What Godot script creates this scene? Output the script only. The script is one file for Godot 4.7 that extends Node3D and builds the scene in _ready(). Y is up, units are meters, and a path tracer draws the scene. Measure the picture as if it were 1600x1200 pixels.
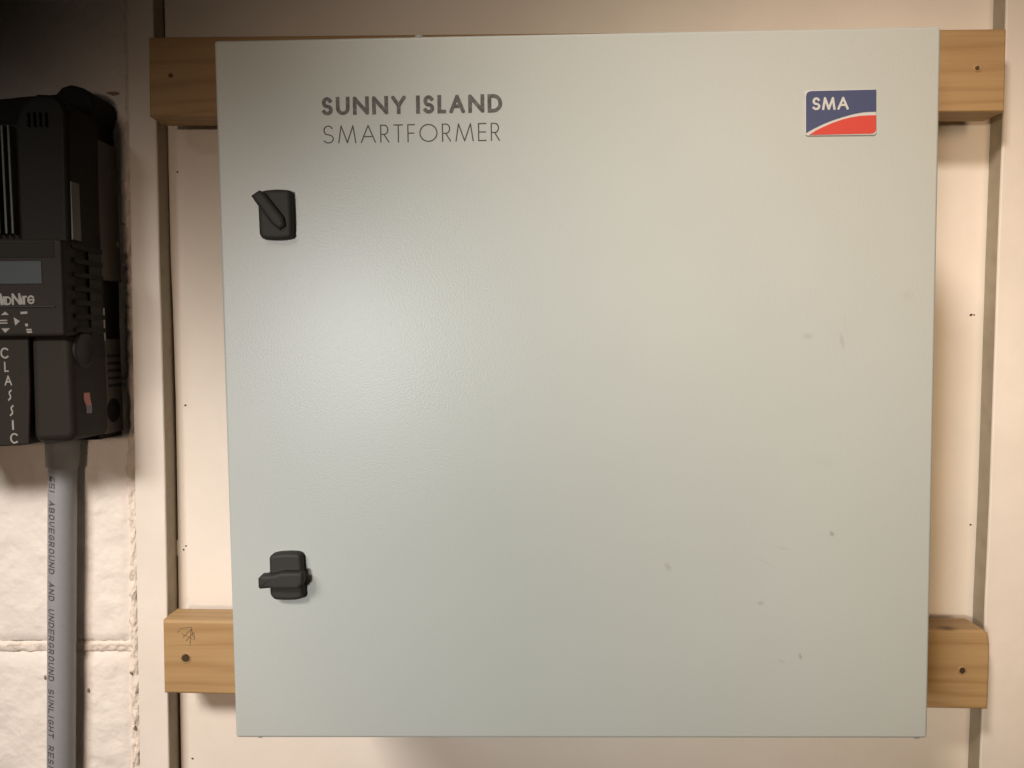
extends Node3D
# A grey steel cabinet on two pine battens against a painted wall, a black charge controller and its conduit at the left.
# Metres; the middle of the cabinet door's face is the origin, the wall lies along z = -0.26.

var M := {}
var rng := RandomNumberGenerator.new()

# ---------------------------------------------------------------- nodes
func numbered(called: String, under: Node) -> String:
	if not under.has_node(NodePath(called)):
		return called
	var n := 1
	while under.has_node(NodePath("%s_%03d" % [called, n])):
		n += 1
	return "%s_%03d" % [called, n]

func tag(o: Node, label := "", category := "", group := "", kind := "") -> Node:
	if label: o.set_meta("label", label)
	if category: o.set_meta("category", category)
	if group: o.set_meta("group", group)
	if kind: o.set_meta("kind", kind)
	return o

func thing(called: String, where: Vector3, label: String, category: String, group := "", kind := "") -> Node3D:
	var o := Node3D.new()
	o.name = numbered(called, self)
	o.position = where
	add_child(o, true)
	tag(o, label, category, group, kind)
	return o

# Shapes are given in scene coordinates; a part's mesh is moved so that its thing's base is its origin.
func part(called: String, st: SurfaceTool, m: Material, under: Node3D, normals := true) -> MeshInstance3D:
	if normals: st.generate_normals()
	var o := MeshInstance3D.new()
	o.name = numbered(called, under)
	o.mesh = st.commit()
	o.material_override = m
	var shift := Vector3.ZERO
	var up: Node = under
	while up is Node3D and up != self:
		shift -= (up as Node3D).position
		up = up.get_parent()
	o.position = shift
	under.add_child(o, true)
	return o

# ---------------------------------------------------------------- shapes
func begin() -> SurfaceTool:
	var st := SurfaceTool.new()
	st.begin(Mesh.PRIMITIVE_TRIANGLES)
	st.set_smooth_group(-1)
	return st

func put(st: SurfaceTool, p: Vector3, uv: Vector2) -> void:
	st.set_uv(uv)
	st.add_vertex(p)

# a, b, c run anticlockwise seen from outside
func tri(st: SurfaceTool, a: Vector3, b: Vector3, c: Vector3, ua := Vector2.ZERO, ub := Vector2.ZERO, uc := Vector2.ZERO) -> void:
	put(st, a, ua); put(st, c, uc); put(st, b, ub)

func quad(st: SurfaceTool, a: Vector3, b: Vector3, c: Vector3, d: Vector3, ua := Vector2.ZERO, ub := Vector2.ZERO, uc := Vector2.ZERO, ud := Vector2.ZERO) -> void:
	tri(st, a, b, c, ua, ub, uc)
	tri(st, a, c, d, ua, uc, ud)

func ccw(poly: PackedVector2Array) -> PackedVector2Array:
	var q := poly.duplicate()
	if Geometry2D.is_polygon_clockwise(q):
		q.reverse()
	# Godot calls a polygon clockwise with y down; test the signed area with y up
	var s := 0.0
	for i in q.size():
		var a := q[i]
		var b := q[(i + 1) % q.size()]
		s += a.x * b.y - b.x * a.y
	if s < 0.0: q.reverse()
	return q

func inset(poly: PackedVector2Array, d: float) -> PackedVector2Array:
	var out := PackedVector2Array()
	var n := poly.size()
	for i in n:
		var e1 := (poly[i] - poly[(i + n - 1) % n]).normalized()
		var e2 := (poly[(i + 1) % n] - poly[i]).normalized()
		var n1 := Vector2(e1.y, -e1.x)
		var n2 := Vector2(e2.y, -e2.x)
		out.append(poly[i] - (n1 + n2) / maxf(0.3, 1.0 + n1.dot(n2)) * d)
	return out

func rounded(poly: PackedVector2Array, r: float, seg := 5) -> PackedVector2Array:
	var out := PackedVector2Array()
	var n := poly.size()
	for i in n:
		var p := poly[i]
		var a := poly[(i + n - 1) % n] - p
		var b := poly[(i + 1) % n] - p
		var k := minf(r, 0.48 * minf(a.length(), b.length()))
		var pa := p + a.normalized() * k
		var pb := p + b.normalized() * k
		for j in seg + 1:
			var t := float(j) / seg
			out.append(pa.lerp(p, t).lerp(p.lerp(pb, t), t))
	return out

func rect(x0: float, y0: float, x1: float, y1: float) -> PackedVector2Array:
	return PackedVector2Array([Vector2(x0, y0), Vector2(x1, y0), Vector2(x1, y1), Vector2(x0, y1)])

# an outline in x, y between z0 (back) and z1 (front), its front edge rounded
func slab(st: SurfaceTool, outline: PackedVector2Array, z0: float, z1: float, bevel := 0.0, steps := 3, smooth := false, uv_scale := 1.0) -> void:
	var poly := ccw(outline)
	var rings := [poly, poly]
	var zs := [z0, z1 - bevel]
	if bevel > 0.0:
		for j in range(1, steps + 1):
			var a := PI / 2 * j / steps
			rings.append(inset(poly, bevel * (1.0 - cos(a))))
			zs.append(z1 - bevel * (1.0 - sin(a)))
	var n := poly.size()
	st.set_smooth_group(1 if smooth else -1)
	for k in range(rings.size() - 1):
		for i in n:
			var j := (i + 1) % n
			var A: Vector2 = rings[k][i]
			var B: Vector2 = rings[k][j]
			var C: Vector2 = rings[k + 1][j]
			var D: Vector2 = rings[k + 1][i]
			var flat := absf(B.y - A.y) < absf(B.x - A.x)
			var u := [A, B, C, D]
			var z := [zs[k], zs[k], zs[k + 1], zs[k + 1]]
			var w := []
			for q in 4:
				w.append((Vector2(u[q].x, u[q].y + (z1 - z[q])) if flat else Vector2(u[q].x + (z1 - z[q]), u[q].y)) * uv_scale)
			quad(st, Vector3(A.x, A.y, z[0]), Vector3(B.x, B.y, z[1]), Vector3(C.x, C.y, z[2]), Vector3(D.x, D.y, z[3]), w[0], w[1], w[2], w[3])
	st.set_smooth_group(2 if smooth else -1)
	for side in 2:
		var cap: PackedVector2Array = rings[-1] if side == 0 else rings[0]
		var z: float = z1 if side == 0 else z0
		var idx := Geometry2D.triangulate_polygon(cap)
		for t in range(0, idx.size(), 3):
			var a := cap[idx[t]]
			var b := cap[idx[t + 1]]
			var c := cap[idx[t + 2]]
			if ((b - a).cross(c - a) > 0.0) != (side == 0):
				var h := b
				b = c
				c = h
			tri(st, Vector3(a.x, a.y, z), Vector3(b.x, b.y, z), Vector3(c.x, c.y, z), a * uv_scale, b * uv_scale, c * uv_scale)

func box(st: SurfaceTool, x0: float, y0: float, z0: float, x1: float, y1: float, z1: float, bevel := 0.0) -> void:
	slab(st, rect(minf(x0, x1), minf(y0, y1), maxf(x0, x1), maxf(y0, y1)), z0, z1, bevel, 2)

# rings of [position along axis, radius] turned about an axis; the ends are closed
func lathe(st: SurfaceTool, base: Vector3, axis: Vector3, profile: Array, seg := 28) -> void:
	var u := axis.cross(Vector3(0.31, 0.83, 0.46)).normalized()
	var v := axis.cross(u).normalized()
	for k in range(profile.size() - 1):
		st.set_smooth_group(10 + k if absf(profile[k][0] - profile[k + 1][0]) < 1e-6 else 1)
		for i in seg:
			var a := TAU * i / seg
			var b := TAU * (i + 1) / seg
			var da := u * cos(a) + v * sin(a)
			var db := u * cos(b) + v * sin(b)
			var p0: Vector3 = base + axis * profile[k][0]
			var p1: Vector3 = base + axis * profile[k + 1][0]
			quad(st, p0 + da * profile[k][1], p0 + db * profile[k][1], p1 + db * profile[k + 1][1], p1 + da * profile[k + 1][1])

func disc(st: SurfaceTool, c: Vector2, r: float, z0: float, z1: float, seg := 14, squash := 1.0, ragged := 0.0) -> void:
	var poly := PackedVector2Array()
	for i in seg:
		var a := TAU * i / seg
		poly.append(c + Vector2(cos(a), sin(a) * squash) * r * (1.0 + rng.randf_range(-ragged, ragged)))
	slab(st, poly, z0, z1)

# ---------------------------------------------------------------- lettering: strokes of even width
func arc(cx: float, cy: float, rx: float, ry: float, a0: float, a1: float, n := 14) -> Array:
	var out := []
	for i in n + 1:
		var a := deg_to_rad(lerpf(a0, a1, float(i) / n))
		out.append(Vector2(cx + rx * cos(a), cy + ry * sin(a)))
	return out

func V(x: float, y: float) -> Vector2:
	return Vector2(x, y)

# [width in cap heights, strokes in the unit square]
func glyph(c: String) -> Array:
	match c:
		"S": return [0.6, [arc(.5, .74, .44, .26, 28, 270) + arc(.5, .24, .5, .24, 84, -150)]]
		"U": return [0.74, [[V(0, 1), V(0, .38)] + arc(.5, .38, .5, .38, 180, 360) + [V(1, 1)]]]
		"N": return [0.86, [[V(0, 0), V(0, 1), V(1, 0), V(1, 1)]]]
		"Y": return [0.78, [[V(0, 1), V(.5, .45)], [V(1, 1), V(.5, .45), V(.5, 0)]]]
		"I": return [0.2, [[V(.5, 0), V(.5, 1)]]]
		"L": return [0.46, [[V(0, 1), V(0, 0), V(1, 0)]]]
		"A": return [0.84, [[V(0, 0), V(.5, 1), V(1, 0)], [V(.2, .34), V(.8, .34)]]]
		"D": return [0.78, [[V(0, 0), V(0, 1)], [V(0, 1), V(.36, 1)] + arc(.36, .5, .64, .5, 90, -90) + [V(0, 0)]]]
		"M": return [1.0, [[V(0, 0), V(.15, 1), V(.5, 0), V(.85, 1), V(1, 0)]]]
		"R": return [0.5, [[V(0, 0), V(0, 1)], [V(0, 1), V(.45, 1)] + arc(.45, .73, .45, .27, 90, -90) + [V(0, .46)], [V(.4, .46), V(1, 0)]]]
		"T": return [0.52, [[V(0, 1), V(1, 1)], [V(.5, 1), V(.5, 0)]]]
		"F": return [0.42, [[V(1, 1), V(0, 1), V(0, 0)], [V(0, .5), V(.92, .5)]]]
		"O": return [1.0, [arc(.5, .5, .5, .5, 90, 270), arc(.5, .5, .5, .5, -90, 90)]]
		"E": return [0.46, [[V(1, 1), V(0, 1), V(0, 0), V(1, 0)], [V(0, .5), V(.92, .5)]]]
		"C": return [0.8, [arc(.5, .5, .5, .5, 48, 312)]]
		"G": return [0.8, [arc(.5, .5, .5, .5, 45, 350) + [V(1, .48), V(.55, .48)]]]
		"B": return [0.6, [[V(0, 0), V(0, 1)], [V(0, 1), V(.5, 1)] + arc(.5, .76, .42, .24, 90, -90) + [V(0, .52)], [V(.3, .52), V(.5, .52)] + arc(.5, .26, .5, .26, 90, -90) + [V(0, 0)]]]
		"V": return [0.7, [[V(0, 1), V(.1, .35), V(.5, 0), V(.9, .35), V(1, 1)]]]
		"H": return [0.7, [[V(0, 0), V(0, 1)], [V(1, 0), V(1, 1)], [V(0, .5), V(1, .5)]]]
		"6": return [0.6, [[V(.9, 1), V(.4, 1), V(0, .6), V(0, 0), V(1, 0), V(1, .5), V(0, .5)]]]
		"5": return [0.6, [[V(1, 1), V(0, 1), V(0, .55), V(.7, .55), V(1, .4), V(1, .1), V(.8, 0), V(0, 0)]]]
		"1": return [0.3, [[V(.5, 1), V(.5, 0)]]]
		"e": return [0.9, [arc(.5, .5, .5, .5, 35, 325), [V(0, .5), V(1, .5)]]]
		"s": return [0.45, [[V(1, .95), V(.4, .8), V(.35, .62), V(.75, .42), V(.7, .2), V(0, .02)]]]
	return [0.2, []]

# the filled outlines of a line of text: each [polygon in cap heights]; widths are stretched to fill "length" cap heights
func strokes(text: String, weight: float, gap: float, length := 0.0, even := 0.0, slant := 0.0) -> Array:
	var found := []
	var x := 0.0
	for c in text:
		var g := glyph(c)
		var w: float = maxf(g[0], weight) if even == 0.0 else even * (0.5 if c == "1" or c == "I" else 1.0)
		var frame := rect(0, 0, w * 100, 100)
		for line in g[1]:
			var pts := PackedVector2Array()
			for q in line:
				pts.append(Vector2((weight / 2 + q.x * (w - weight)) * 100, (weight / 2 + q.y * (1.0 - weight)) * 100))
			for ribbon in Geometry2D.offset_polyline(pts, weight * 50, Geometry2D.JOIN_MITER, Geometry2D.END_SQUARE):
				for cut in Geometry2D.intersect_polygons(ribbon, frame):
					var shape := PackedVector2Array()
					for q in cut:
						shape.append(Vector2(x + q.x / 100 + slant * q.y / 100, q.y / 100))
					found.append(shape)
		x += w + gap
	x -= gap
	if length > 0.0:
		for i in found.size():
			var s: PackedVector2Array = found[i]
			for k in s.size():
				s[k].x *= length / x
			found[i] = s
	return found

func ink(st: SurfaceTool, shapes: Array, origin: Vector3, right: Vector3, up: Vector3, lift := 0.00012) -> void:
	var n := right.cross(up).normalized()
	var k := 0
	for s in shapes:
		var idx := Geometry2D.triangulate_polygon(s)
		k += 1
		for t in range(0, idx.size(), 3):
			var p := []
			for j in 3:
				var q: Vector2 = s[idx[t + j]]
				p.append(origin + right * q.x + up * q.y + n * (lift + 0.00002 * (k % 5)))
			if (p[1] - p[0]).cross(p[2] - p[0]).dot(n) > 0.0:
				tri(st, p[0], p[1], p[2])
			else:
				tri(st, p[0], p[2], p[1])

func flat_print(st: SurfaceTool, poly: PackedVector2Array, z: float) -> void:
	ink(st, [poly], Vector3(0, 0, z), Vector3.RIGHT, Vector3.UP, 0.0)

# ---------------------------------------------------------------- materials
func noise(freq: float, sd: int, octaves := 3, kind := FastNoiseLite.TYPE_SIMPLEX_SMOOTH) -> FastNoiseLite:
	var n := FastNoiseLite.new()
	n.noise_type = kind
	n.seed = sd
	n.frequency = freq
	n.fractal_octaves = octaves
	return n

func noise_texture(freq: float, sd: int, size := 512, octaves := 3, low := Color.BLACK, high := Color.WHITE) -> NoiseTexture2D:
	var t := NoiseTexture2D.new()
	t.width = size
	t.height = size
	t.seamless = true
	t.noise = noise(freq, sd, octaves)
	var g := Gradient.new()
	g.set_color(0, low)
	g.set_color(1, high)
	t.color_ramp = g
	return t

func lin(r: float, g: float, b: float) -> Color:
	return Color(r, g, b).linear_to_srgb()

func mat(c: Color, rough: float, spec := 0.5) -> StandardMaterial3D:
	var m := StandardMaterial3D.new()
	m.albedo_color = c
	m.roughness = rough
	m.metallic_specular = spec
	return m

func triplanar(m: StandardMaterial3D, scale: float) -> StandardMaterial3D:
	m.uv1_triplanar = true
	m.uv1_world_triplanar = true
	m.uv1_scale = Vector3.ONE * scale
	return m

# colour mottling of +-amount round c
func mottled(c: Color, amount: float, rough: float, freq: float, sd: int, scale: float) -> StandardMaterial3D:
	var m := mat(Color.WHITE, rough)
	m.albedo_texture = noise_texture(freq, sd, 512, 4, Color(c.r - amount, c.g - amount, c.b - amount * 1.1), Color(c.r + amount, c.g + amount, c.b + amount))
	return triplanar(m, scale)

func relief(m: StandardMaterial3D, t: Texture2D, height_cm: float) -> void:
	m.heightmap_enabled = true
	m.heightmap_texture = t
	m.heightmap_scale = height_cm

func wood_texture(sd: int, knots: Array) -> ImageTexture:
	var w := 1600
	var h := 256
	var im := Image.create(w, h, false, Image.FORMAT_RGB8)
	var warp := noise(0.004, sd, 3)
	var fine := noise(0.05, sd + 1, 3)
	var patch := noise(0.006, sd + 2, 2)
	var pale := lin(0.455, 0.295, 0.135)
	var dark := lin(0.32, 0.187, 0.076)
	for y in h:
		for x in w:
			var bend := warp.get_noise_2d(x * 0.45, y * 1.2) * 18.0
			var near := 0.0
			for k in knots:
				var d := Vector2((x - k.x) / 1.6, y - k.y).length()
				bend += 26.0 * exp(-d * d / 900.0) * signf(y - k.y)
				near = maxf(near, exp(-d * d / (k.z * k.z)))
			var ring := 0.5 + 0.5 * sin((y + bend) * 0.21 + 2.6 * sin((y + bend) * 0.033 + sd))
			ring = pow(ring, 3.5)
			var streak := fine.get_noise_2d(x * 0.07, y * 2.6)
			var t := clampf(0.16 + 0.42 * ring + 0.22 * streak + 0.22 * patch.get_noise_2d(x * 0.4, y * 1.5), 0.0, 1.0)
			var c := pale.lerp(dark, t)
			c = c.lerp(lin(0.09, 0.045, 0.02), near * 0.85)
			im.set_pixel(x, y, c)
	return ImageTexture.create_from_image(im)

# [middle u, v in pixels, half length, half width, angle, strength]
func door_texture(c: Color, marks: Array) -> ImageTexture:
	var n := 1024
	var im := Image.create(n, n, false, Image.FORMAT_RGB8)
	var broad := noise(0.003, 5, 3)
	var fine := noise(0.35, 6, 2)
	for y in n:
		for x in n:
			var k := 1.0 + 0.012 * broad.get_noise_2d(x, y) + 0.018 * fine.get_noise_2d(x, y)
			im.set_pixel(x, y, Color(c.r * k, c.g * k, c.b * k))
	for m in marks:
		var r := int(m[2] + 6)
		var turn := Vector2.RIGHT.rotated(m[4])
		for y in range(int(m[1]) - r, int(m[1]) + r):
			for x in range(int(m[0]) - r, int(m[0]) + r):
				if x < 0 or y < 0 or x >= n or y >= n: continue
				var d := Vector2(x - m[0], y - m[1])
				var e := Vector2(d.dot(turn) / m[2], d.cross(turn) / m[3]).length()
				e += 0.35 * fine.get_noise_2d(x * 0.6, y * 0.6)
				var a: float = 0.72 * m[5] * clampf(1.6 - 1.3 * e, 0.0, 1.0)
				im.set_pixel(x, y, im.get_pixel(x, y).lerp(lin(0.12, 0.09, 0.06), a))
	return ImageTexture.create_from_image(im)

func materials() -> void:
	var grain := noise_texture(0.09, 11, 512, 2)
	var plaster := noise_texture(0.018, 12, 512, 5)
	var cream := Color(0.915, 0.88, 0.835)
	M.wall = mottled(Color(0.92, 0.885, 0.845), 0.02, 0.75, 0.012, 21, 2.2)
	relief(M.wall, plaster, 0.28)
	M.mortar = mottled(Color(0.90, 0.85, 0.80), 0.035, 0.8, 0.02, 22, 5.0)
	relief(M.mortar, plaster, 0.35)
	M.board = mottled(cream, 0.02, 0.6, 0.008, 23, 1.7)
	relief(M.board, noise_texture(0.03, 13, 512, 4), 0.035)
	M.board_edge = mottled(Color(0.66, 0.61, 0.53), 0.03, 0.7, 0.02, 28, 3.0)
	M.panel = mottled(Color(0.92, 0.885, 0.835), 0.015, 0.6, 0.007, 24, 1.4)
	relief(M.panel, noise_texture(0.02, 14, 512, 4), 0.05)
	M.steel = mat(lin(0.410, 0.427, 0.392), 0.42)
	triplanar(M.steel, 6.0)
	relief(M.steel, grain, 0.02)
	M.print_dark = mat(lin(0.035, 0.032, 0.03), 0.5)
	M.print_dark.albedo_color = Color.WHITE
	M.print_dark.albedo_texture = noise_texture(0.05, 31, 256, 4, lin(0.02, 0.018, 0.016), lin(0.13, 0.12, 0.105))
	triplanar(M.print_dark, 14.0)
	M.print_faded = mat(lin(0.075, 0.068, 0.06), 0.55)
	M.print_thin = mat(lin(0.03, 0.027, 0.024), 0.5)
	M.black_plastic = mat(lin(0.028, 0.026, 0.022), 0.6, 0.35)
	triplanar(M.black_plastic, 10.0)
	relief(M.black_plastic, grain, 0.008)
	M.case_black = mat(lin(0.011, 0.0095, 0.007), 0.6, 0.3)
	triplanar(M.case_black, 9.0)
	relief(M.case_black, grain, 0.012)
	M.case_brown = mat(lin(0.021, 0.017, 0.0135), 0.6, 0.3)
	triplanar(M.case_brown, 9.0)
	relief(M.case_brown, grain, 0.012)
	M.case_grey = mat(lin(0.085, 0.073, 0.06), 0.5)
	M.chip = mat(lin(0.3, 0.23, 0.17), 0.8)
	M.recess_shade = mat(lin(0.012, 0.011, 0.01), 0.7)  # near-black stands in for the shade inside hollows and seams
	M.screen = mat(lin(0.05, 0.058, 0.064), 0.35)
	M.print_pale = mat(lin(0.26, 0.245, 0.22), 0.6)
	M.dull_grey = mat(lin(0.085, 0.085, 0.075), 0.4)
	M.label_pale = mat(lin(0.4, 0.38, 0.33), 0.5)
	M.label_yellow = mat(lin(0.42, 0.4, 0.22), 0.5)
	M.flag_red = mat(lin(0.5, 0.2, 0.16), 0.55)
	M.flag_blue = mat(lin(0.2, 0.16, 0.22), 0.55)
	M.logo_white = mat(lin(0.5, 0.485, 0.455), 0.45)
	M.logo_blue = mat(lin(0.04, 0.055, 0.125), 0.42)
	M.logo_red = mat(lin(0.52, 0.045, 0.03), 0.42)
	M.conduit = mottled(Color(0.57, 0.572, 0.58), 0.012, 0.5, 0.03, 25, 8.0)
	M.collar = mottled(Color(0.54, 0.545, 0.54), 0.012, 0.5, 0.03, 26, 8.0)
	M.hole = mat(lin(0.03, 0.024, 0.018), 0.9)
	M.filler = mat(lin(0.78, 0.7, 0.6), 0.7)
	M.pencil = mat(lin(0.16, 0.11, 0.07), 0.6)
	M.screw = mat(lin(0.11, 0.075, 0.04), 0.5)
	M.screw.metallic = 0.6

# ---------------------------------------------------------------- builders
func board(st: SurfaceTool, outline: PackedVector2Array, z0: float, z1: float, bevel := 0.0015) -> void:
	slab(st, outline, z0, z1, bevel, 2)

# a sheet with uneven relief between two edges, for rough painted block and mortar
func rough_sheet(st: SurfaceTool, outline: PackedVector2Array, nx: int, ny: int, z: float, edge: float, drop: float, amp: float, sd: int) -> void:
	var n := noise(9.0, sd, 4)
	var f := noise(60.0, sd + 1, 3)
	var pts := []
	for j in ny + 1:
		var row := []
		for i in nx + 1:
			var u := float(i) / nx
			var v := float(j) / ny
			var p := outline[0].lerp(outline[1], u).lerp(outline[3].lerp(outline[2], u), v)
			var wide := outline[0].distance_to(outline[1])
			var tall := outline[0].distance_to(outline[3])
			var d := minf(minf(u, 1.0 - u) * wide, minf(v, 1.0 - v) * tall)
			d += edge * 0.5 * f.get_noise_2d(p.x, p.y)
			var fall := clampf(1.0 - d / edge, 0.0, 1.0)
			var h := z + amp * n.get_noise_2d(p.x, p.y) + amp * 0.35 * f.get_noise_2d(p.x, p.y) - drop * fall * fall
			row.append(Vector3(p.x, p.y, h))
		pts.append(row)
	st.set_smooth_group(1)
	for j in ny:
		for i in nx:
			quad(st, pts[j][i], pts[j][i + 1], pts[j + 1][i + 1], pts[j + 1][i])

func make_wall() -> void:
	var w := thing("wall", Vector3(0, -0.75, -0.3), "cream painted block wall behind the equipment, rough joint at lower left", "wall", "", "structure")
	var st := begin()
	box(st, -1.2, -0.75, -0.40, 1.2, 0.75, -0.305)
	part("wall_core", st, M.wall, w)
	var blocks := [
		[PackedVector2Array([Vector2(-1.0725, -0.9005), Vector2(-0.5462, -0.8944), Vector2(-0.5309, -0.3287), Vector2(-1.0332, -0.3279)]), 41],
		[PackedVector2Array([Vector2(-1.0324, -0.3157), Vector2(-0.5305, -0.3167), Vector2(-0.5214, -0.0005), Vector2(-1.0105, 0.0042)]), 42],
		[PackedVector2Array([Vector2(-1.0099, 0.0120), Vector2(-0.5211, 0.0072), Vector2(-0.4959, 0.7500), Vector2(-0.9584, 0.7627)]), 43]]
	for b in blocks:
		st = begin()
		rough_sheet(st, b[0], 70, 50, -0.262, 0.007, 0.0042, 0.0014, b[1])
		part("block", st, M.wall, w)
	for j in [PackedVector2Array([Vector2(-1.0355, -0.3295), Vector2(-0.5312, -0.3304), Vector2(-0.5315, -0.3167), Vector2(-1.0345, -0.3157)]), PackedVector2Array([Vector2(-1.0125, 0.0049), Vector2(-0.5224, 0.0002), Vector2(-0.5222, 0.0064), Vector2(-1.0121, 0.0111)])]:
		st = begin()
		rough_sheet(st, j, 120, 8, -0.2625, 0.004, 0.0028, 0.0018, 47)
		part("mortar_joint", st, M.mortar, w)
	st = begin()
	var seam := noise(28.0, 51, 4)
	var wander := noise(9.0, 52, 3)
	var line := PackedVector2Array([Vector2(-0.4949, 0.7485), Vector2(-0.5122, 0.2272), Vector2(-0.5195, -0.0004), Vector2(-0.5269, -0.3139), Vector2(-0.5427, -0.8923)])
	var rows := 420
	var last := []
	st.set_smooth_group(1)
	for j in rows + 1:
		var y := lerpf(line[0].y, line[4].y, float(j) / rows)
		var x := line[0].x
		for k in 4:
			if y <= line[k].y and y >= line[k + 1].y:
				x = lerpf(line[k].x, line[k + 1].x, (line[k].y - y) / (line[k].y - line[k + 1].y))
		x += 0.0028 * wander.get_noise_1d(y)
		var row := []
		for i in 13:
			var u := i / 12.0
			var half := 0.0065 + 0.004 * seam.get_noise_2d(y, 3.0)
			var px := x + (u - 0.5) * 2.0 * half
			var z := -0.2668 + 0.0058 * pow(sin(PI * u), 0.6) + 0.0038 * seam.get_noise_2d(px * 3.5, y * 2.2) + 0.002 * seam.get_noise_2d(px * 12.0, y * 8.0)
			row.append(Vector3(px, y, z))
		if last:
			for i in 12:
				quad(st, row[i], row[i + 1], last[i + 1], last[i])
		last = row
	part("mortar_ridge", st, M.mortar, w)
	for s in [[Vector2(-0.5256, 0.3418), 0.007, 0.25], [Vector2(-0.5186, 0.1893), 0.0025, 0.4], [Vector2(-0.6383, -0.3612), 0.001, 2.4], [Vector2(-0.5855, -0.3774), 0.0011, 1.8], [Vector2(-0.5291, -0.4244), 0.0016, 1.5], [Vector2(-0.5312, -0.3551), 0.0012, 1.5]]:
		st = begin()
		disc(st, s[0], s[1], -0.2645, -0.2592, 11, s[2], 0.3)
		part("chip", st, M.chip, w)

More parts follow.
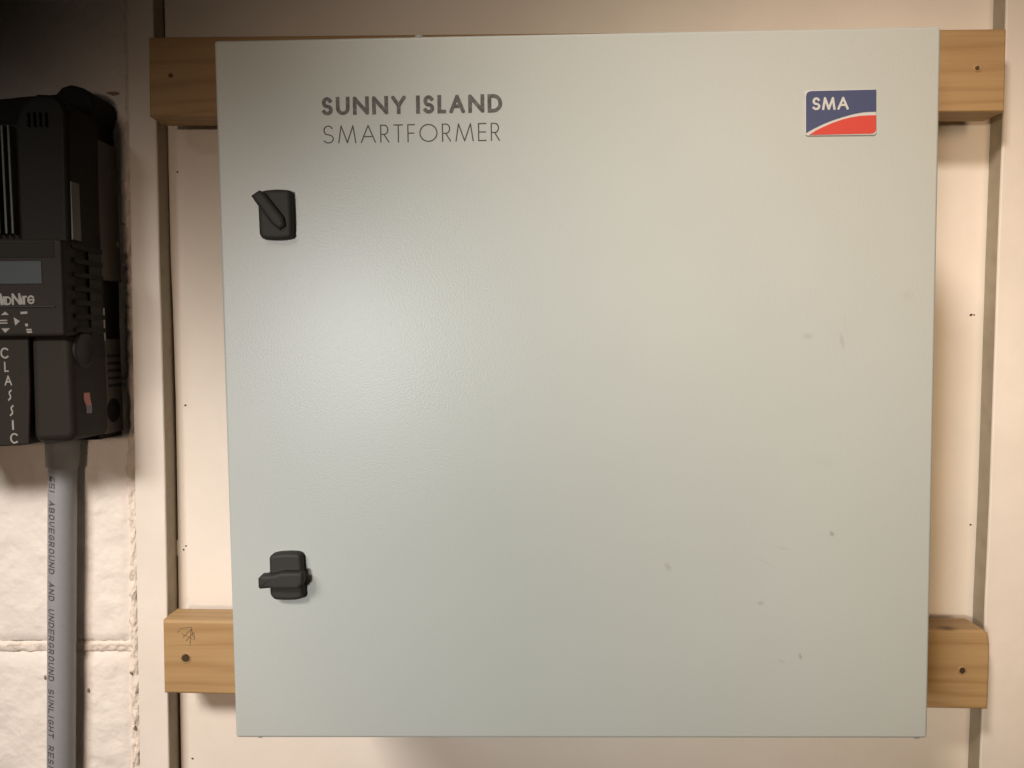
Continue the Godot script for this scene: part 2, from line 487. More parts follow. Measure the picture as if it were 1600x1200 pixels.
func make_boards() -> void:
	var o := thing("wall_panel", Vector3(0, -0.7, -0.275), "flat cream panel behind the grey cabinet, set back between two boards", "panel")
	var st := begin()
	board(st, PackedVector2Array([Vector2(-0.4603, 0.7589), Vector2(-0.4683, 0.4543), Vector2(-0.4699, 0.3050), Vector2(-0.4714, 0.1431), Vector2(-0.4707, 0.0954), Vector2(-0.4711, -0.0150), Vector2(-0.4731, -0.1276), Vector2(-0.4765, -0.2795), Vector2(-0.4789, -0.3933), Vector2(-0.4804, -0.4837), Vector2(-0.4896, -0.8638), Vector2(0.4906, -0.8533), Vector2(0.4951, -0.4820), Vector2(0.4951, -0.4120), Vector2(0.4979, -0.2746), Vector2(0.4994, -0.2275), Vector2(0.5003, -0.0969), Vector2(0.5023, 0.0778), Vector2(0.5027, 0.1403), Vector2(0.5030, 0.2888), Vector2(0.5043, 0.4346), Vector2(0.5051, 0.7324)]), -0.289, -0.275, 0.0008)
	part("panel_sheet", st, M.panel, o)
	for h in [[Vector2(-0.4589, 0.2528), 0.0013], [Vector2(-0.4590, -0.0276), 0.0015], [Vector2(0.4845, 0.0712), 0.0017], [Vector2(0.4882, 0.0712), 0.0012], [Vector2(0.4896, -0.1805), 0.0015], [Vector2(-0.4675, -0.2064), 0.0014], [Vector2(-0.4642, -0.2017), 0.0013], [Vector2(-0.4654, -0.4713), 0.0016]]:
		st = begin()
		disc(st, h[0], h[1], -0.279, -0.27475, 9, 0.8, 0.25)
		part("nail_hole", st, M.hole, o)
	for h in [[Vector2(-0.4589, 0.2528), 0.0045], [Vector2(-0.4590, -0.0276), 0.0046], [Vector2(0.4845, 0.0712), 0.0052], [Vector2(0.4896, -0.1805), 0.0042], [Vector2(-0.4698, -0.2040), 0.0105], [Vector2(-0.4659, -0.2755), 0.005]]:
		st = begin()
		disc(st, h[0], h[1], -0.276, -0.2749, 18, 1.2, 0.12)
		part("filler_patch", st, M.panel, o)
	st = begin()
	slab(st, PackedVector2Array([Vector2(0.4956, -0.4707), Vector2(0.4996, -0.4755), Vector2(0.5037, -0.4852), Vector2(0.4960, -0.4852)]), -0.276, -0.2748)
	part("gouge", st, M.hole, o)

	o = thing("trim_board", Vector3(-0.49, -0.7, -0.262), "narrow cream board left of the cabinet, along the rough block seam", "board", "boards framing the panel")
	st = begin()
	board(st, PackedVector2Array([Vector2(-0.4933, 0.7393), Vector2(-0.4634, 0.7385), Vector2(-0.4692, 0.4426), Vector2(-0.4701, 0.2977), Vector2(-0.4723, 0.1352), Vector2(-0.4728, 0.0588), Vector2(-0.4742, -0.0856), Vector2(-0.4762, -0.1959), Vector2(-0.4777, -0.2700), Vector2(-0.4809, -0.3805), Vector2(-0.4825, -0.4683), Vector2(-0.4893, -0.8374), Vector2(-0.5264, -0.8378)]), -0.2505, -0.248, 0.0015)
	part("board_face", st, M.board, o)
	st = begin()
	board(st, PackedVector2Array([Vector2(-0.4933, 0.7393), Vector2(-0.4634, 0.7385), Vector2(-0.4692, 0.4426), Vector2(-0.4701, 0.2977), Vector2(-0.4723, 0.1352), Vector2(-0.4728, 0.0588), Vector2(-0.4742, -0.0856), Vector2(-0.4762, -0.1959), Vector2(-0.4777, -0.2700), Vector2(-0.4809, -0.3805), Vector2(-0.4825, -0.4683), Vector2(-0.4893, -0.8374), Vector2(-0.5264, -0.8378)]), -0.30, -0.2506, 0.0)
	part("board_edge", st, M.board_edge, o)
	o = thing("trim_board", Vector3(0.52, -0.7, -0.262), "wide cream board at the right beyond the cabinet's batten ends", "board", "boards framing the panel")
	st = begin()
	board(st, PackedVector2Array([Vector2(0.5058, 0.7135), Vector2(0.5024, 0.4238), Vector2(0.5020, 0.2820), Vector2(0.5000, 0.1376), Vector2(0.4986, -0.0155), Vector2(0.4975, -0.1405), Vector2(0.4956, -0.2354), Vector2(0.4948, -0.2660), Vector2(0.4943, -0.4036), Vector2(0.4931, -0.4677), Vector2(0.4894, -0.8289), Vector2(0.8959, -0.8246), Vector2(0.8258, 0.7047)]), -0.2525, -0.25, 0.0015)
	part("board_face", st, M.board, o)
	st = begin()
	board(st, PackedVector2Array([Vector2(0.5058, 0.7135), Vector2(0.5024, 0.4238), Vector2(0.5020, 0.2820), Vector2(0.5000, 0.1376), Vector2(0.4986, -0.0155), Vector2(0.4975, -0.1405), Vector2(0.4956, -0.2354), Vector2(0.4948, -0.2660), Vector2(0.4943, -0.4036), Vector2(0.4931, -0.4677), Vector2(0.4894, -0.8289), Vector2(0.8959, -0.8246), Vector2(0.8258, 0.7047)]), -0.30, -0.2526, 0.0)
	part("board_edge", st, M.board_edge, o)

func make_battens() -> void:
	var spec := [
		["pine batten behind the top of the grey cabinet, square ends showing", PackedVector2Array([Vector2(-0.4568, 0.3860), Vector2(-0.4590, 0.2998), Vector2(0.4789, 0.2893), Vector2(0.4788, 0.3768)]), 3, 0.0018],
		["pine batten behind the bottom of the cabinet, pencil mark near its left end", PackedVector2Array([Vector2(-0.4666, -0.3575), Vector2(0.4769, -0.3769), Vector2(0.4777, -0.3184), Vector2(0.4776, -0.3021), Vector2(0.4755, -0.2889), Vector2(0.4705, -0.2852), Vector2(-0.4650, -0.2709)]), 8, 0.003]]
	for k in 2:
		var s: Array = spec[k]
		var mid: Vector2 = (s[1][0] + s[1][2]) / 2
		var o := thing("wood_batten", Vector3(mid.x, mid.y - 0.045, -0.23), s[0], "batten", "battens carrying the cabinet")
		var m := mat(Color.WHITE, 0.55)
		m.albedo_texture = wood_texture(s[2], [Vector3(760, 90, 14)] if k == 0 else [Vector3(1490, 40, 9)])
		m.uv1_scale = Vector3(1.0, 7.0, 1.0)
		m.uv1_offset = Vector3(0.5, 0.37 if k == 0 else 0.11, 0)
		relief(m, m.albedo_texture, 0.02)
		var st := begin()
		slab(st, s[1], -0.248, -0.21, s[3], 3)
		part("plank", st, m, o)
		for h in ([[Vector2(-0.4333, 0.3439), 0.0026, 0], [Vector2(0.4487, 0.3354), 0.0024, 1]] if k == 0 else [[Vector2(-0.4393, -0.3155), 0.0046, 2], [Vector2(0.4469, -0.3313), 0.0034, 2]]):
			if h[2] > 0:
				st = begin()
				lathe(st, Vector3(h[0].x, h[0].y, -0.21), Vector3(0, 0, 1), [[0.0002, 0.0], [0.0002, h[1]], [0.0009, h[1] + 0.0006], [0.0003, h[1] + 0.0017], [-0.002, h[1] + 0.002]], 18)
				part("hole_rim", st, m, o)
			st = begin()
			disc(st, h[0], h[1], -0.2108, -0.2096 + 0.0001 * h[2], 14, 1.0, 0.12)
			part("screw_head", st, M.screw, o)
		if k == 1:
			st = begin()
			var at2 := Vector3(-0.4404, -0.2943, -0.2100)
			var marks := []
			for l in [PackedVector2Array([Vector2(-0.4452, -0.2808), Vector2(-0.4317, -0.2793), Vector2(-0.4299, -0.2913)]), PackedVector2Array([Vector2(-0.4418, -0.2913), Vector2(-0.4318, -0.2815), Vector2(-0.4340, -0.3011)]), PackedVector2Array([Vector2(-0.4432, -0.2868), Vector2(-0.4300, -0.2936)]), PackedVector2Array([Vector2(-0.4382, -0.2951), Vector2(-0.4289, -0.2853), Vector2(-0.4285, -0.2944)]), PackedVector2Array([Vector2(-0.4483, -0.2853), Vector2(-0.4453, -0.2830)])]:
				var big := PackedVector2Array()
				for q in l: big.append((q - Vector2(at2.x, at2.y)) * 10000.0)
				for r in Geometry2D.offset_polyline(big, 3.2, Geometry2D.JOIN_ROUND, Geometry2D.END_ROUND):
					var small := PackedVector2Array()
					for q in r: small.append(q / 10000.0)
					marks.append(small)
			ink(st, marks, Vector3(at2.x, at2.y, -0.2099), Vector3.RIGHT, Vector3.UP, 0.0001)
			part("pencil_mark", st, M.pencil, o)

func make_cabinet() -> void:
	var c := thing("electrical_cabinet", Vector3(0, -0.3, -0.1), "square light grey steel cabinet with two black latches and red-blue badge", "cabinet")
	var st := begin()
	slab(st, rounded(rect(-0.297, -0.296, 0.297, 0.296), 0.004), -0.21, -0.022, 0.001, 2)
	part("cabinet_body", st, M.steel, c)
	var marks := []
	for m in [[Vector2(0.1942, 0.0476), 7.0, 4.0, 0.1, 0.16], [Vector2(0.2225, 0.0436), 12.0, 3.0, 1.35, 0.17], [Vector2(0.2255, 0.0564), 16.0, 1.5, 1.4, 0.06], [Vector2(0.2160, -0.1199), 4.0, 3.0, 1.0, 0.42], [Vector2(0.0773, -0.1480), 7.0, 3.5, 0.9, 0.22], [Vector2(0.1745, -0.1324), 9.0, 2.0, 0.2, 0.09], [Vector2(0.1564, -0.1800), 5.0, 3.0, 0.0, 0.22], [Vector2(0.1906, -0.2266), 4.5, 2.0, 1.3, 0.42], [Vector2(0.1748, -0.2310), 5.0, 2.5, 0.5, 0.1], [Vector2(0.1605, -0.1445), 14.0, 1.3, 0.5, 0.08], [Vector2(0.2765, 0.0803), 9.0, 6.0, 0.3, 0.06], [Vector2(0.2077, -0.0579), 22.0, 8.0, 0.3, 0.02]]:
		marks.append([(m[0].x + 0.3) / 0.6 * 1024, (0.3 - m[0].y) / 0.6 * 1024, m[1], m[2], m[3], m[4]])
	var dm := mat(Color.WHITE, 0.39, 0.5)
	dm.albedo_texture = door_texture(lin(0.410, 0.427, 0.392), marks)
	dm.uv1_scale = Vector3(1.0 / 0.6, -1.0 / 0.6, 1)
	dm.uv1_offset = Vector3(0.5, 0.5, 0)
	relief(dm, noise_texture(0.38, 15, 1024, 2), 0.0115)
	st = begin()
	slab(st, rounded(rect(-0.3, -0.2993, 0.3, 0.2993), 0.003), -0.019, 0.0, 0.0022, 4, true)
	var door := part("door", st, dm, c)

	st = begin()
	var cap := (Vector2(-0.2121, 0.2513) - Vector2(-0.2125, 0.2362)).y
	var a := Vector2(-0.2110, 0.2361)
	var b := Vector2(-0.0598, 0.2336)
	ink(st, strokes("SUNNY ISLAND", 0.205, 0.165, (b.x - a.x) / cap), Vector3(a.x, a.y, 0), Vector3(cap, 0, 0), Vector3(0, cap, 0))
	part("bold_lettering", st, M.print_dark, c)
	st = begin()
	cap = (Vector2(-0.2127, 0.2279) - Vector2(-0.2131, 0.2130)).y
	a = Vector2(-0.2104, 0.2129)
	b = Vector2(-0.0620, 0.2105)
	ink(st, strokes("SMARTFORMER", 0.068, 0.235, (b.x - a.x) / cap), Vector3(a.x, a.y, 0), Vector3(cap, 0, 0), Vector3(0, cap, 0))
	part("thin_lettering", st, M.print_thin, c)

	var badge := Node3D.new()
	badge.name = "badge"
	c.add_child(badge, true)
	st = begin()
	slab(st, rounded(PackedVector2Array([Vector2(0.1897, 0.2492), Vector2(0.2478, 0.2494), Vector2(0.2484, 0.2122), Vector2(0.1901, 0.2124)]), 0.0028), 0.0, 0.0011, 0.0006, 3)
	part("badge_plate", st, M.logo_white, badge)
	st = begin()
	flat_print(st, PackedVector2Array([Vector2(0.1903, 0.2448), Vector2(0.1912, 0.2474), Vector2(0.1938, 0.2486), Vector2(0.2475, 0.2489), Vector2(0.2477, 0.2311), Vector2(0.2415, 0.2310), Vector2(0.2358, 0.2306), Vector2(0.2280, 0.2292), Vector2(0.2196, 0.2269), Vector2(0.2118, 0.2245), Vector2(0.2048, 0.2218), Vector2(0.1973, 0.2183), Vector2(0.1906, 0.2146)]), 0.0013)
	part("blue_field", st, M.logo_blue, badge)
	st = begin()
	flat_print(st, PackedVector2Array([Vector2(0.1931, 0.2131), Vector2(0.1988, 0.2167), Vector2(0.2048, 0.2195), Vector2(0.2119, 0.2225), Vector2(0.2197, 0.2251), Vector2(0.2269, 0.2268), Vector2(0.2345, 0.2279), Vector2(0.2410, 0.2282), Vector2(0.2477, 0.2283), Vector2(0.2479, 0.2164), Vector2(0.2469, 0.2144), Vector2(0.2446, 0.2134)]), 0.0013)
	part("red_swoosh", st, M.logo_red, badge)
	st = begin()
	cap = (Vector2(0.2064, 0.2435) - Vector2(0.2065, 0.2332)).y
	a = Vector2(0.1954, 0.2331)
	b = Vector2(0.2252, 0.2331)
	ink(st, strokes("SMA", 0.17, 0.13, (b.x - a.x) / cap), Vector3(a.x, a.y, 0.0014), Vector3(cap, 0, 0), Vector3(0, cap, 0))
	part("badge_letters", st, M.logo_white, badge)

	for k in 2:
		var latch := Node3D.new()
		latch.name = numbered("latch", c)
		c.add_child(latch, true)
		tag(latch, "black latch with its lever turned diagonally up" if k == 0 else "black latch with its lever lying level")
		var plate: PackedVector2Array = PackedVector2Array([Vector2(-0.2646, 0.1726), Vector2(-0.2571, 0.1739), Vector2(-0.2490, 0.1745), Vector2(-0.2410, 0.1741), Vector2(-0.2362, 0.1732), Vector2(-0.2358, 0.1506), Vector2(-0.2362, 0.1345), Vector2(-0.2416, 0.1332), Vector2(-0.2502, 0.1327), Vector2(-0.2614, 0.1335), Vector2(-0.2640, 0.1372)]) if k == 0 else PackedVector2Array([Vector2(-0.2635, -0.1350), Vector2(-0.2565, -0.1330), Vector2(-0.2477, -0.1325), Vector2(-0.2389, -0.1328), Vector2(-0.2354, -0.1346), Vector2(-0.2345, -0.1534), Vector2(-0.2346, -0.1718), Vector2(-0.2395, -0.1737), Vector2(-0.2500, -0.1742), Vector2(-0.2599, -0.1736), Vector2(-0.2636, -0.1695)])
		st = begin()
		slab(st, rounded(plate, 0.0036, 6), 0.0, 0.009, 0.0034, 5, true)
		part("latch_plate", st, M.black_plastic, latch)
		st = begin()
		if k == 0:
			slab(st, PackedVector2Array([Vector2(-0.2685, 0.1685), Vector2(-0.2615, 0.1731), Vector2(-0.2570, 0.1707), Vector2(-0.2417, 0.1507), Vector2(-0.2408, 0.1433), Vector2(-0.2457, 0.1403), Vector2(-0.2519, 0.1451), Vector2(-0.2637, 0.1614)]), 0.007, 0.0142, 0.0035, 6, true)
		else:
			slab(st, PackedVector2Array([Vector2(-0.2707, -0.1524), Vector2(-0.2676, -0.1494), Vector2(-0.2584, -0.1492), Vector2(-0.2496, -0.1470), Vector2(-0.2328, -0.1468), Vector2(-0.2318, -0.1506), Vector2(-0.2321, -0.1569), Vector2(-0.2336, -0.1589), Vector2(-0.2364, -0.1616), Vector2(-0.2554, -0.1618), Vector2(-0.2609, -0.1607), Vector2(-0.2696, -0.1615), Vector2(-0.2706, -0.1598)]), 0.009, 0.0172, 0.003, 5)
		part("lever", st, M.black_plastic, latch)

	for q in [Vector2(-0.2821, -0.3062), Vector2(0.2963, -0.3068)]:
		st = begin()
		lathe(st, Vector3(q.x, q.y + 0.0002, -0.012), Vector3(0, 1, 0), [[0.0018, 0.0], [0.0018, 0.0025], [0.003, 0.0032], [0.006, 0.0032]], 14)
		part("bottom_screw", st, M.steel, c)
	for q in [Vector2(-0.1362, 0.3246), Vector2(0.2858, 0.3027)]:
		st = begin()
		lathe(st, Vector3(q.x, 0.292, -0.06 if q.x < 0.0 else -0.012), Vector3(0, 1, 0), [[0.0, 0.006], [q.y - 0.2943, 0.0045], [q.y - 0.2935, 0.003], [q.y - 0.2935, 0.0]], 14)
		part("top_bolt", st, M.steel, c)

func side_plate(st: SurfaceTool, x: float, out: float, z0: float, z1: float, y0: float, y1: float) -> void:
	box(st, x - 0.002, y0, z0, x + out, y1, z1, 0.0)

func make_controller() -> void:
	var sx := -0.5213        # the right side of its front half
	var rx := -0.529        # the right side of its rear half
	var c := thing("charge_controller", Vector3(-0.56, -0.07, -0.24), "tall black controller box with small display on the left wall", "controller")
	var st := begin()
	slab(st, PackedVector2Array([Vector2(-0.5318, -0.0616), Vector2(-0.5285, 0.1221), Vector2(-0.5278, 0.2653), Vector2(-0.5284, 0.2989), Vector2(-0.5227, 0.3138), Vector2(-0.5263, 0.3268), Vector2(-0.5337, 0.3331), Vector2(-0.5394, 0.3349), Vector2(-0.5483, 0.3373), Vector2(-0.5578, 0.3346), Vector2(-0.5654, 0.3270), Vector2(-0.5995, 0.3255), Vector2(-0.7386, 0.3139), Vector2(-0.8007, -0.0680)]), -0.2625, -0.213, 0.002, 2)
	part("rear_housing", st, M.case_black, c)
	st = begin()
	slab(st, PackedVector2Array([Vector2(-0.6992, 0.1618), Vector2(-0.6926, 0.2814), Vector2(-0.5767, 0.2814), Vector2(-0.5743, 0.2886), Vector2(-0.5691, 0.2984), Vector2(-0.5606, 0.3061), Vector2(-0.5510, 0.3095), Vector2(-0.5402, 0.3090), Vector2(-0.5308, 0.3069), Vector2(-0.5230, 0.2996), Vector2(-0.5195, 0.2877), Vector2(-0.5209, 0.2403), Vector2(-0.5230, 0.1272), Vector2(-0.5209, 0.0327), Vector2(-0.5747, 0.0333), Vector2(-0.7063, 0.0346)]), -0.213, -0.155, 0.006, 4)
	part("upper_cover", st, M.case_black, c)
	for x in [44.0, 53.0, 62.0, 71.5, 100.0]:
		st = begin()
		var q := Vector2(x, 0)
		var top := Vector2(lerpf(Vector2(-0.5621, 0.2894).x, Vector2(-0.5188, 0.2887).x, (x - 40.0) / 64.0), Vector2(-0.5621, 0.2894).y)
		var low := Vector2(-0.5628, 0.2750).y
		box(st, top.x - 0.0009, low, -0.157, top.x + 0.0009, top.y, -0.1515, 0.0006)
		part("vent_bar", st, M.case_black, c)
	for k in 8:
		st = begin()
		var x2 := Vector2(-0.5764, 0.2723).x - 0.0068 * k
		box(st, x2 - 0.0013, Vector2(-0.5911, 0.1633).y, -0.157, x2 + 0.0013, Vector2(-0.5857, 0.2751).y, -0.146, 0.0009)
		part("cooling_fin", st, M.dull_grey if k < 2 else M.case_black, c)

	st = begin()
	slab(st, rounded(PackedVector2Array([Vector2(-0.6973, 0.0617), Vector2(-0.7042, -0.0617), Vector2(-0.5868, -0.0592), Vector2(-0.5695, -0.0580), Vector2(-0.5659, -0.0017), Vector2(-0.5648, 0.0575)]), 0.002), -0.213, -0.146, 0.002, 3)
	part("letter_strip", st, M.case_brown, c)
	st = begin()
	slab(st, rounded(PackedVector2Array([Vector2(-0.5647, 0.0602), Vector2(-0.5666, -0.0569), Vector2(sx, Vector2(-0.5205, -0.0556).y), Vector2(sx, Vector2(-0.5169, 0.0597).y)]), 0.012, 7), -0.213, -0.148, 0.008, 5, true)
	part("wiring_cover", st, M.case_brown, c)
	st = begin()
	slab(st, rounded(PackedVector2Array([Vector2(-0.6854, 0.1580), Vector2(-0.5202, 0.1561), Vector2(-0.5212, 0.0557), Vector2(-0.6910, 0.0562)]), 0.005), -0.16, -0.138, 0.0035, 3)
	part("display_panel", st, M.case_brown, c)
	st = begin()
	slab(st, PackedVector2Array([Vector2(-0.6788, 0.1553), Vector2(-0.5283, 0.1536), Vector2(-0.5284, 0.1375), Vector2(-0.6796, 0.1395)]), -0.139, -0.1374, 0.0)
	part("panel_step", st, M.case_black, c)
	st = begin()
	slab(st, PackedVector2Array([Vector2(-0.6394, 0.1344), Vector2(-0.5420, 0.1338), Vector2(-0.5420, 0.1104), Vector2(-0.6406, 0.1110)]), -0.139, -0.1371, 0.0004, 2)
	part("screen", st, M.screen, c)
	st = begin()
	slab(st, PackedVector2Array([Vector2(-0.6824, 0.0887), Vector2(-0.5293, 0.0875), Vector2(-0.5290, 0.0862), Vector2(-0.6825, 0.0873)]), -0.139, -0.1368, 0.0)
	part("panel_seam", st, M.recess_shade, c)

	var z := -0.1378
	st = begin()
	var letters := [["M", -22.0, 6.5, 458.5, 477.0], ["I", 5.0, 9.0, 463.5, 477.0], ["D", 8.5, 18.5, 463.5, 476.8], ["N", 18.8, 32.5, 458.8, 476.6], ["I", 32.2, 35.5, 463.5, 476.0], ["T", 33.0, 42.5, 463.0, 476.2], ["e", 43.0, 54.5, 462.3, 475.8]]
	var o0 := Vector2(-0.5874, 0.0935)
	var per := (Vector2(-0.5538, 0.0931).x - o0.x) / 50.0
	for l in letters:
		var h: float = (l[4] - l[3]) * per
		ink(st, strokes(l[0], 0.2, 0.0, (l[2] - l[1]) * per / h), Vector3(o0.x + l[1] * per, o0.y + (470.0 - l[4]) * per, z), Vector3(h, 0, 0), Vector3(0, h, 0), 0.0002)
	part("brand_lettering", st, M.print_pale, c)
	for f in [PackedVector2Array([Vector2(-0.5871, 0.0787), Vector2(-0.5783, 0.0788), Vector2(-0.5826, 0.0823)]), PackedVector2Array([Vector2(-0.5737, 0.0763), Vector2(-0.5675, 0.0722), Vector2(-0.5725, 0.0675)]), PackedVector2Array([Vector2(-0.5874, 0.0649), Vector2(-0.5783, 0.0649), Vector2(-0.5833, 0.0603)]), PackedVector2Array([Vector2(-0.5911, 0.0737), Vector2(-0.5806, 0.0738), Vector2(-0.5807, 0.0725), Vector2(-0.5911, 0.0723)]), PackedVector2Array([Vector2(-0.5912, 0.0710), Vector2(-0.5805, 0.0711), Vector2(-0.5806, 0.0698), Vector2(-0.5913, 0.0697)]), PackedVector2Array([Vector2(-0.5663, 0.0819), Vector2(-0.5591, 0.0823), Vector2(-0.5591, 0.0797), Vector2(-0.5662, 0.0793)]), PackedVector2Array([Vector2(-0.5623, 0.0694), Vector2(-0.5596, 0.0697), Vector2(-0.5586, 0.0680), Vector2(-0.5597, 0.0664), Vector2(-0.5617, 0.0667)]), PackedVector2Array([Vector2(-0.5612, 0.0641), Vector2(-0.5554, 0.0640), Vector2(-0.5552, 0.0625), Vector2(-0.5609, 0.0624)]), PackedVector2Array([Vector2(-0.5607, 0.0617), Vector2(-0.5551, 0.0617), Vector2(-0.5549, 0.0600), Vector2(-0.5605, 0.0599)])]:
		st = begin()
		flat_print(st, f, -0.1377)
		part("key_symbol", st, M.print_pale, c)
	st = begin()
	o0 = Vector2(-0.5972, 0.0067)
	per = (Vector2(-0.5630, 0.0064).x - o0.x) / 50.0
	for l in [["C", 3.0, 17.5, 544.0, 561.0], ["L", 8.0, 15.0, 566.0, 581.5], ["A", 7.5, 19.3, 587.0, 602.5], ["s", 11.5, 18.0, 608.0, 626.5], ["s", 13.5, 20.0, 632.0, 650.0], ["I", 15.5, 19.5, 656.0, 671.0], ["C", 12.0, 26.0, 676.0, 692.5]]:
		var h: float = (l[4] - l[3]) * per
		ink(st, strokes(l[0], 0.15, 0.0, (l[2] - l[1]) * per / h), Vector3(o0.x + l[1] * per, o0.y + (600.0 - l[4]) * per, -0.1458), Vector3(h, 0, 0), Vector3(0, h, 0), 0.0002)
	part("model_lettering", st, M.print_pale, c)

	# the right side, seen at a slant
	st = begin()
	box(st, sx - 0.012, Vector3(-0.5213, 0.0586, -0.1657).y, -0.2105, sx + 0.0012, Vector3(-0.5213, 0.1535, -0.1725).y, -0.186, 0.0)
	part("vent_shade", st, M.recess_shade, c)  # raised dark plate, its colour stands in for shade between the louvres
	for k in 7:
		st = begin()
		var y := lerpf(Vector3(-0.5213, 0.1508, -0.1904).y, Vector3(-0.5213, 0.0629, -0.1841).y, k / 6.0)
		box(st, sx - 0.006, y - 0.0026, -0.2095, sx + 0.0034, y + 0.0026, -0.156, 0.001)
		part("side_louvre", st, M.case_black, c)
	st = begin()
	lathe(st, Vector3(sx - 0.004, Vector3(-0.5213, 0.0414, -0.1704).y, Vector3(-0.5213, 0.0413, -0.1716).z), Vector3(1, 0, 0), [[0.0, 0.0195], [0.0052, 0.019], [0.0064, 0.017], [0.0046, 0.0145], [0.0043, 0.0]], 30)
	part("hollow_shade", st, M.recess_shade, c)  # dark disc in place of a deep hollow and its shade
	st = begin()
	box(st, rx - 0.004, Vector3(-0.5290, 0.1210, -0.2478).y, -0.258, rx + 0.0055, Vector3(-0.5290, 0.2780, -0.2593).y, -0.2165, 0.0012)
	part("side_cover", st, M.case_grey, c)
	st = begin()
	box(st, rx - 0.004, Vector3(-0.5290, -0.0560, -0.2349).y, -0.2585, rx + 0.0012, Vector3(-0.5290, 0.0533, -0.2387).y, -0.2175, 0.0012)
	part("lower_side_plate", st, M.case_grey, c)
	st = begin()
	box(st, sx - 0.004, Vector3(-0.5213, 0.1586, -0.1647).y, Vector3(-0.5213, 0.1906, -0.1746).z, sx + 0.0006, Vector3(-0.5213, 0.2194, -0.1690).y, Vector3(-0.5213, 0.1881, -0.1599).z)
	part("side_strip", st, M.dull_grey, c)  # dull grey strip on the side face
	st = begin()
	box(st, rx - 0.004, Vector3(-0.5290, 0.0518, -0.2224).y, -0.2185, rx + 0.0062, Vector3(-0.5290, 0.0884, -0.2224).y, -0.2135)
	part("side_sticker", st, M.label_pale, c)
	for k in 5:
		st = begin()
		var y := lerpf(Vector3(-0.5290, 0.0338, -0.2428).y, Vector3(-0.5290, -0.0007, -0.2403).y, k / 4.0)
		box(st, rx - 0.006, y - 0.0017, Vector3(-0.5290, 0.0152, -0.2571).z, rx + 0.0017, y + 0.0017, Vector3(-0.5290, 0.0163, -0.2292).z, 0.0)
		part("slot_shade", st, M.recess_shade, c)  # raised dark bars, the shade inside slots put into their colour
	st = begin()
	lathe(st, Vector3(rx - 0.004, Vector3(-0.5290, -0.0299, -0.2382).y, Vector3(-0.5290, -0.0299, -0.2382).z), Vector3(1, 0, 0), [[0.0, 0.0145], [0.0055, 0.014], [0.0055, 0.0125], [0.0054, 0.0118], [0.0054, 0.0]], 30)
	part("knockout", st, M.case_black, c)
	for q in [Vector3(-0.5285, 0.0253, -0.2236), Vector3(-0.5230, 0.1648, -0.2526)]:
		st = begin()
		tri(st, Vector3(q.x, q.y + 0.0042, q.z - 0.002), Vector3(q.x, q.y, q.z + 0.0035), Vector3(q.x, q.y - 0.0042, q.z - 0.002))
		part("warning_mark", st, M.label_yellow, c)
	for k in 2:
		st = begin()
		var rag := [Vector3(-0.5205, -0.0049, -0.1675), Vector3(-0.5205, -0.0053, -0.1784), Vector3(-0.5205, -0.0134, -0.1790), Vector3(-0.5205, -0.0192, -0.1811), Vector3(-0.5205, -0.0184, -0.1707), Vector3(-0.5205, -0.0126, -0.1675)] if k == 0 else [Vector3(-0.5205, -0.0184, -0.1707), Vector3(-0.5205, -0.0192, -0.1811), Vector3(-0.5205, -0.0242, -0.1813), Vector3(-0.5205, -0.0280, -0.1804), Vector3(-0.5205, -0.0271, -0.1707), Vector3(-0.5205, -0.0233, -0.1710)]
		for j in range(1, 5):
			tri(st, rag[0], rag[j], rag[j + 1])
			tri(st, rag[0] - Vector3(0.003, 0, 0), rag[j + 1] - Vector3(0.003, 0, 0), rag[j] - Vector3(0.003, 0, 0))
		for j in 6:
			var p2: Vector3 = rag[j]
			var q2: Vector3 = rag[(j + 1) % 6]
			quad(st, p2, q2, q2 - Vector3(0.003, 0, 0), p2 - Vector3(0.003, 0, 0))
		part("flag_sticker", st, M.flag_red if k == 0 else M.flag_blue, c)

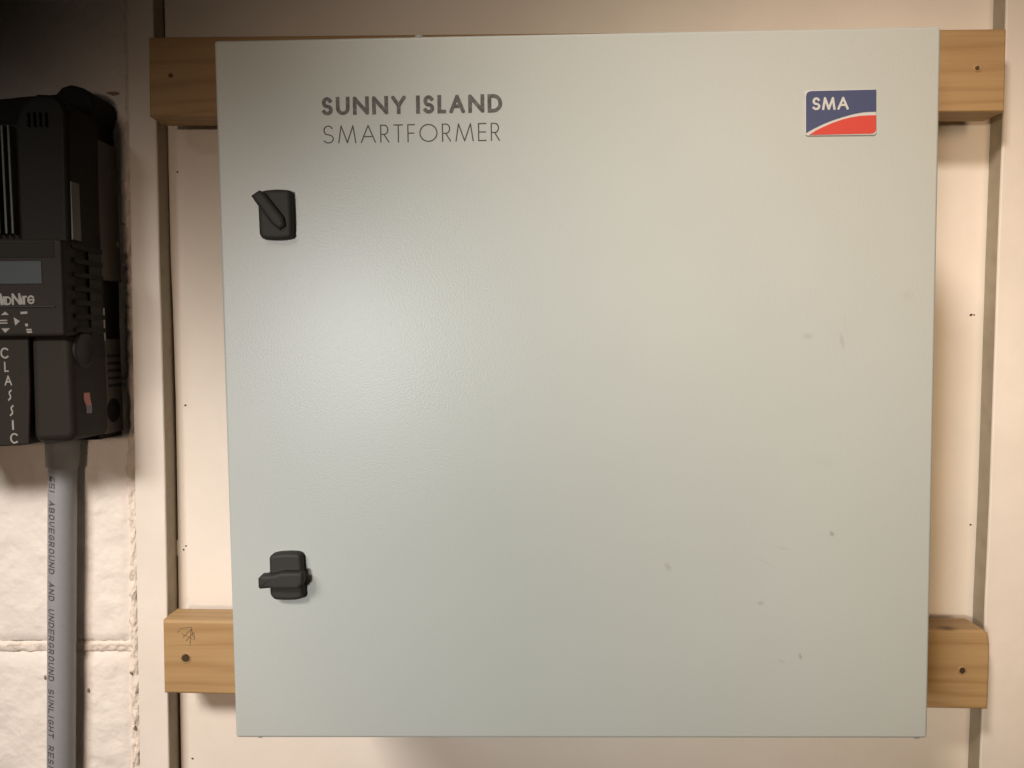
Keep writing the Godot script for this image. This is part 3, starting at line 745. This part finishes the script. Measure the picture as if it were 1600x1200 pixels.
func make_conduit() -> void:
	var r := 0.0152
	var foot := Vector3(-0.6329, -0.9244, -0.2410)
	var head := Vector3(-0.5916, -0.0638, -0.2410)
	var axis := (head - foot).normalized()
	var right := axis.cross(Vector3(0, 0, 1)).normalized()
	var front := right.cross(axis).normalized()
	var c := thing("conduit", foot, "grey plastic conduit with printed lettering, running down from the black controller", "conduit")
	var tall := (head - foot).length()
	var st := begin()
	lathe(st, foot, axis, [[0.0, 0.0], [0.0, r], [tall, r], [tall, 0.0]], 64)
	part("pipe", st, M.conduit, c)
	st = begin()
	var low := Vector3(-0.5845, -0.0974, -0.2270)
	var span := head.y - low.y
	lathe(st, head - axis * span, axis, [[0.0, r], [0.0, r + 0.0012], [0.0012, r + 0.0024], [span + 0.004, r + 0.0036], [span + 0.004, r]], 48)
	part("collar", st, M.collar, c)
	st = begin()
	var start := (Vector3(-0.5902, -0.1056, -0.2270) - foot).dot(axis)
	var stop := (Vector3(-0.6080, -0.4565, -0.2270) - foot).dot(axis)
	var cap := 0.0082
	# 45 of these characters end at the foot of the picture
	var shapes := strokes("651 ABOVEGROUND AND UNDERGROUND SUNLIGHT RESISTANT", 0.15, 0.2, (start - stop) / 44.0 * 49.0 / cap, 0.7, 0.12)
	for s in shapes:
		for band in 8:
			var slice := rect(-10, band * 12.5 - 0.01, 20000, band * 12.5 + 12.51)
			var big := PackedVector2Array()
			for q in s: big.append(q * 100.0)
			for piece in Geometry2D.intersect_polygons(big, slice):
				var idx := Geometry2D.triangulate_polygon(piece)
				for t in range(0, idx.size(), 3):
					var p := []
					for j in 3:
						var q: Vector2 = piece[idx[t + j]] / 100.0
						var ang := (q.y - 0.98) * cap / r
						p.append(foot + axis * (start - q.x * cap) + (right * sin(ang) + front * cos(ang)) * (r + 0.00025))
					if (p[1] - p[0]).cross(p[2] - p[0]).dot(front) > 0.0:
						tri(st, p[0], p[1], p[2])
					else:
						tri(st, p[0], p[2], p[1])
	part("printed_lettering", st, M.print_faded, c)

func spot(called: String, at: Vector3, to: Vector3, angle: float, energy: float, c: Color, size: float, soft := 1.0) -> void:
	var l := SpotLight3D.new()
	l.name = called
	l.light_color = c
	l.light_energy = energy
	l.light_size = size
	l.spot_angle = angle
	l.spot_angle_attenuation = soft
	l.spot_range = 12.0
	l.spot_attenuation = 2.0
	l.shadow_enabled = true
	add_child(l)
	l.look_at_from_position(at, to, Vector3.UP)

func _ready() -> void:
	rng.seed = 7
	var cam := Camera3D.new()
	cam.name = "camera"
	cam.position = Vector3(-0.0395, 0.0458, 0.6516)
	cam.rotation = Vector3(-0.05544, 0.02253, -0.01078)
	cam.fov = 53.054
	cam.near = 0.02
	cam.far = 20.0
	add_child(cam)
	var env := Environment.new()
	env.background_mode = Environment.BG_COLOR
	env.background_color = Color(0.9, 0.86, 0.8)
	env.background_energy_multiplier = 0.003
	env.tonemap_mode = Environment.TONE_MAPPER_LINEAR
	env.tonemap_exposure = 1.06
	env.sdfgi_enabled = true
	env.ssao_enabled = true
	env.ssil_enabled = true
	var we := WorldEnvironment.new()
	we.name = "environment"
	we.environment = env
	add_child(we)
	spot("room_lamp", Vector3(-0.567, 0.098, 1.600), Vector3(0.1, -0.35, -0.2), 33.0, 1.121, Color(1.000, 0.876, 0.775), 0.08)
	spot("warm_fill", Vector3(0.9, 0.3, 2.2), Vector3(0.62, -0.05, -0.2), 16.0, 1.620, Color(1.000, 0.836, 0.657), 0.5)  # unseen fill, added to warm and brighten the right side
	spot("left_lamp", Vector3(-1.0, 0.7, 1.0), Vector3(-0.62, -0.5, -0.26), 26.0, 1.125, Color(1.000, 0.985, 0.970), 0.14)
	spot("glare_fill", Vector3(-0.497, 0.091, 1.300), Vector3(0, -0.1, 0), 20.0, 0.800, Color(0.646, 0.827, 1.000), 0.08)  # unseen cool spot, added behind the camera to build up the door glare
	spot("wall_fill", Vector3(-0.75, 0.7, 1.1), Vector3(-0.55, -0.55, -0.26), 22.0, 1.884, Color(1.000, 0.958, 0.928), 0.14)  # unseen fill in mid-air, added to brighten the lower left wall
	spot("far_fill", Vector3(-0.708, 0.112, 2.200), Vector3(0.1, -0.05, 0), 13.0, 0.300, Color(0.916, 1.000, 0.713), 0.08)  # unseen weak spot, added to even out the light on the door
	spot("door_fill", Vector3(-0.442, 0.101, 1.200), Vector3(0.1, -0.1, 0), 24.0, 0.200, Color(1.000, 0.906, 0.485), 0.12)  # unseen weak fill, added to lift the door; no table here
	spot("right_fill", Vector3(0.75, 0.6, 2.0), Vector3(0.58, 0.1, -0.27), 17.0, 1.110, Color(1.000, 0.856, 0.726), 0.5)  # second unseen fill, added to brighten the panel and board at right
	spot("right_ceiling_lamp", Vector3(-0.31, 1.05, 0.9), Vector3(0.6, -0.3, -0.27), 24.0, 1.890, Color(1.000, 0.942, 0.903), 0.12)
	spot("ceiling_lamp", Vector3(-0.31, 1.05, 0.9), Vector3(0.2, 0.3, -0.1), 26.0, 0.156, Color(0.983, 1.000, 0.956), 0.12)
	materials()
	make_wall()
	make_boards()
	make_battens()
	make_cabinet()
	make_controller()
	make_conduit()
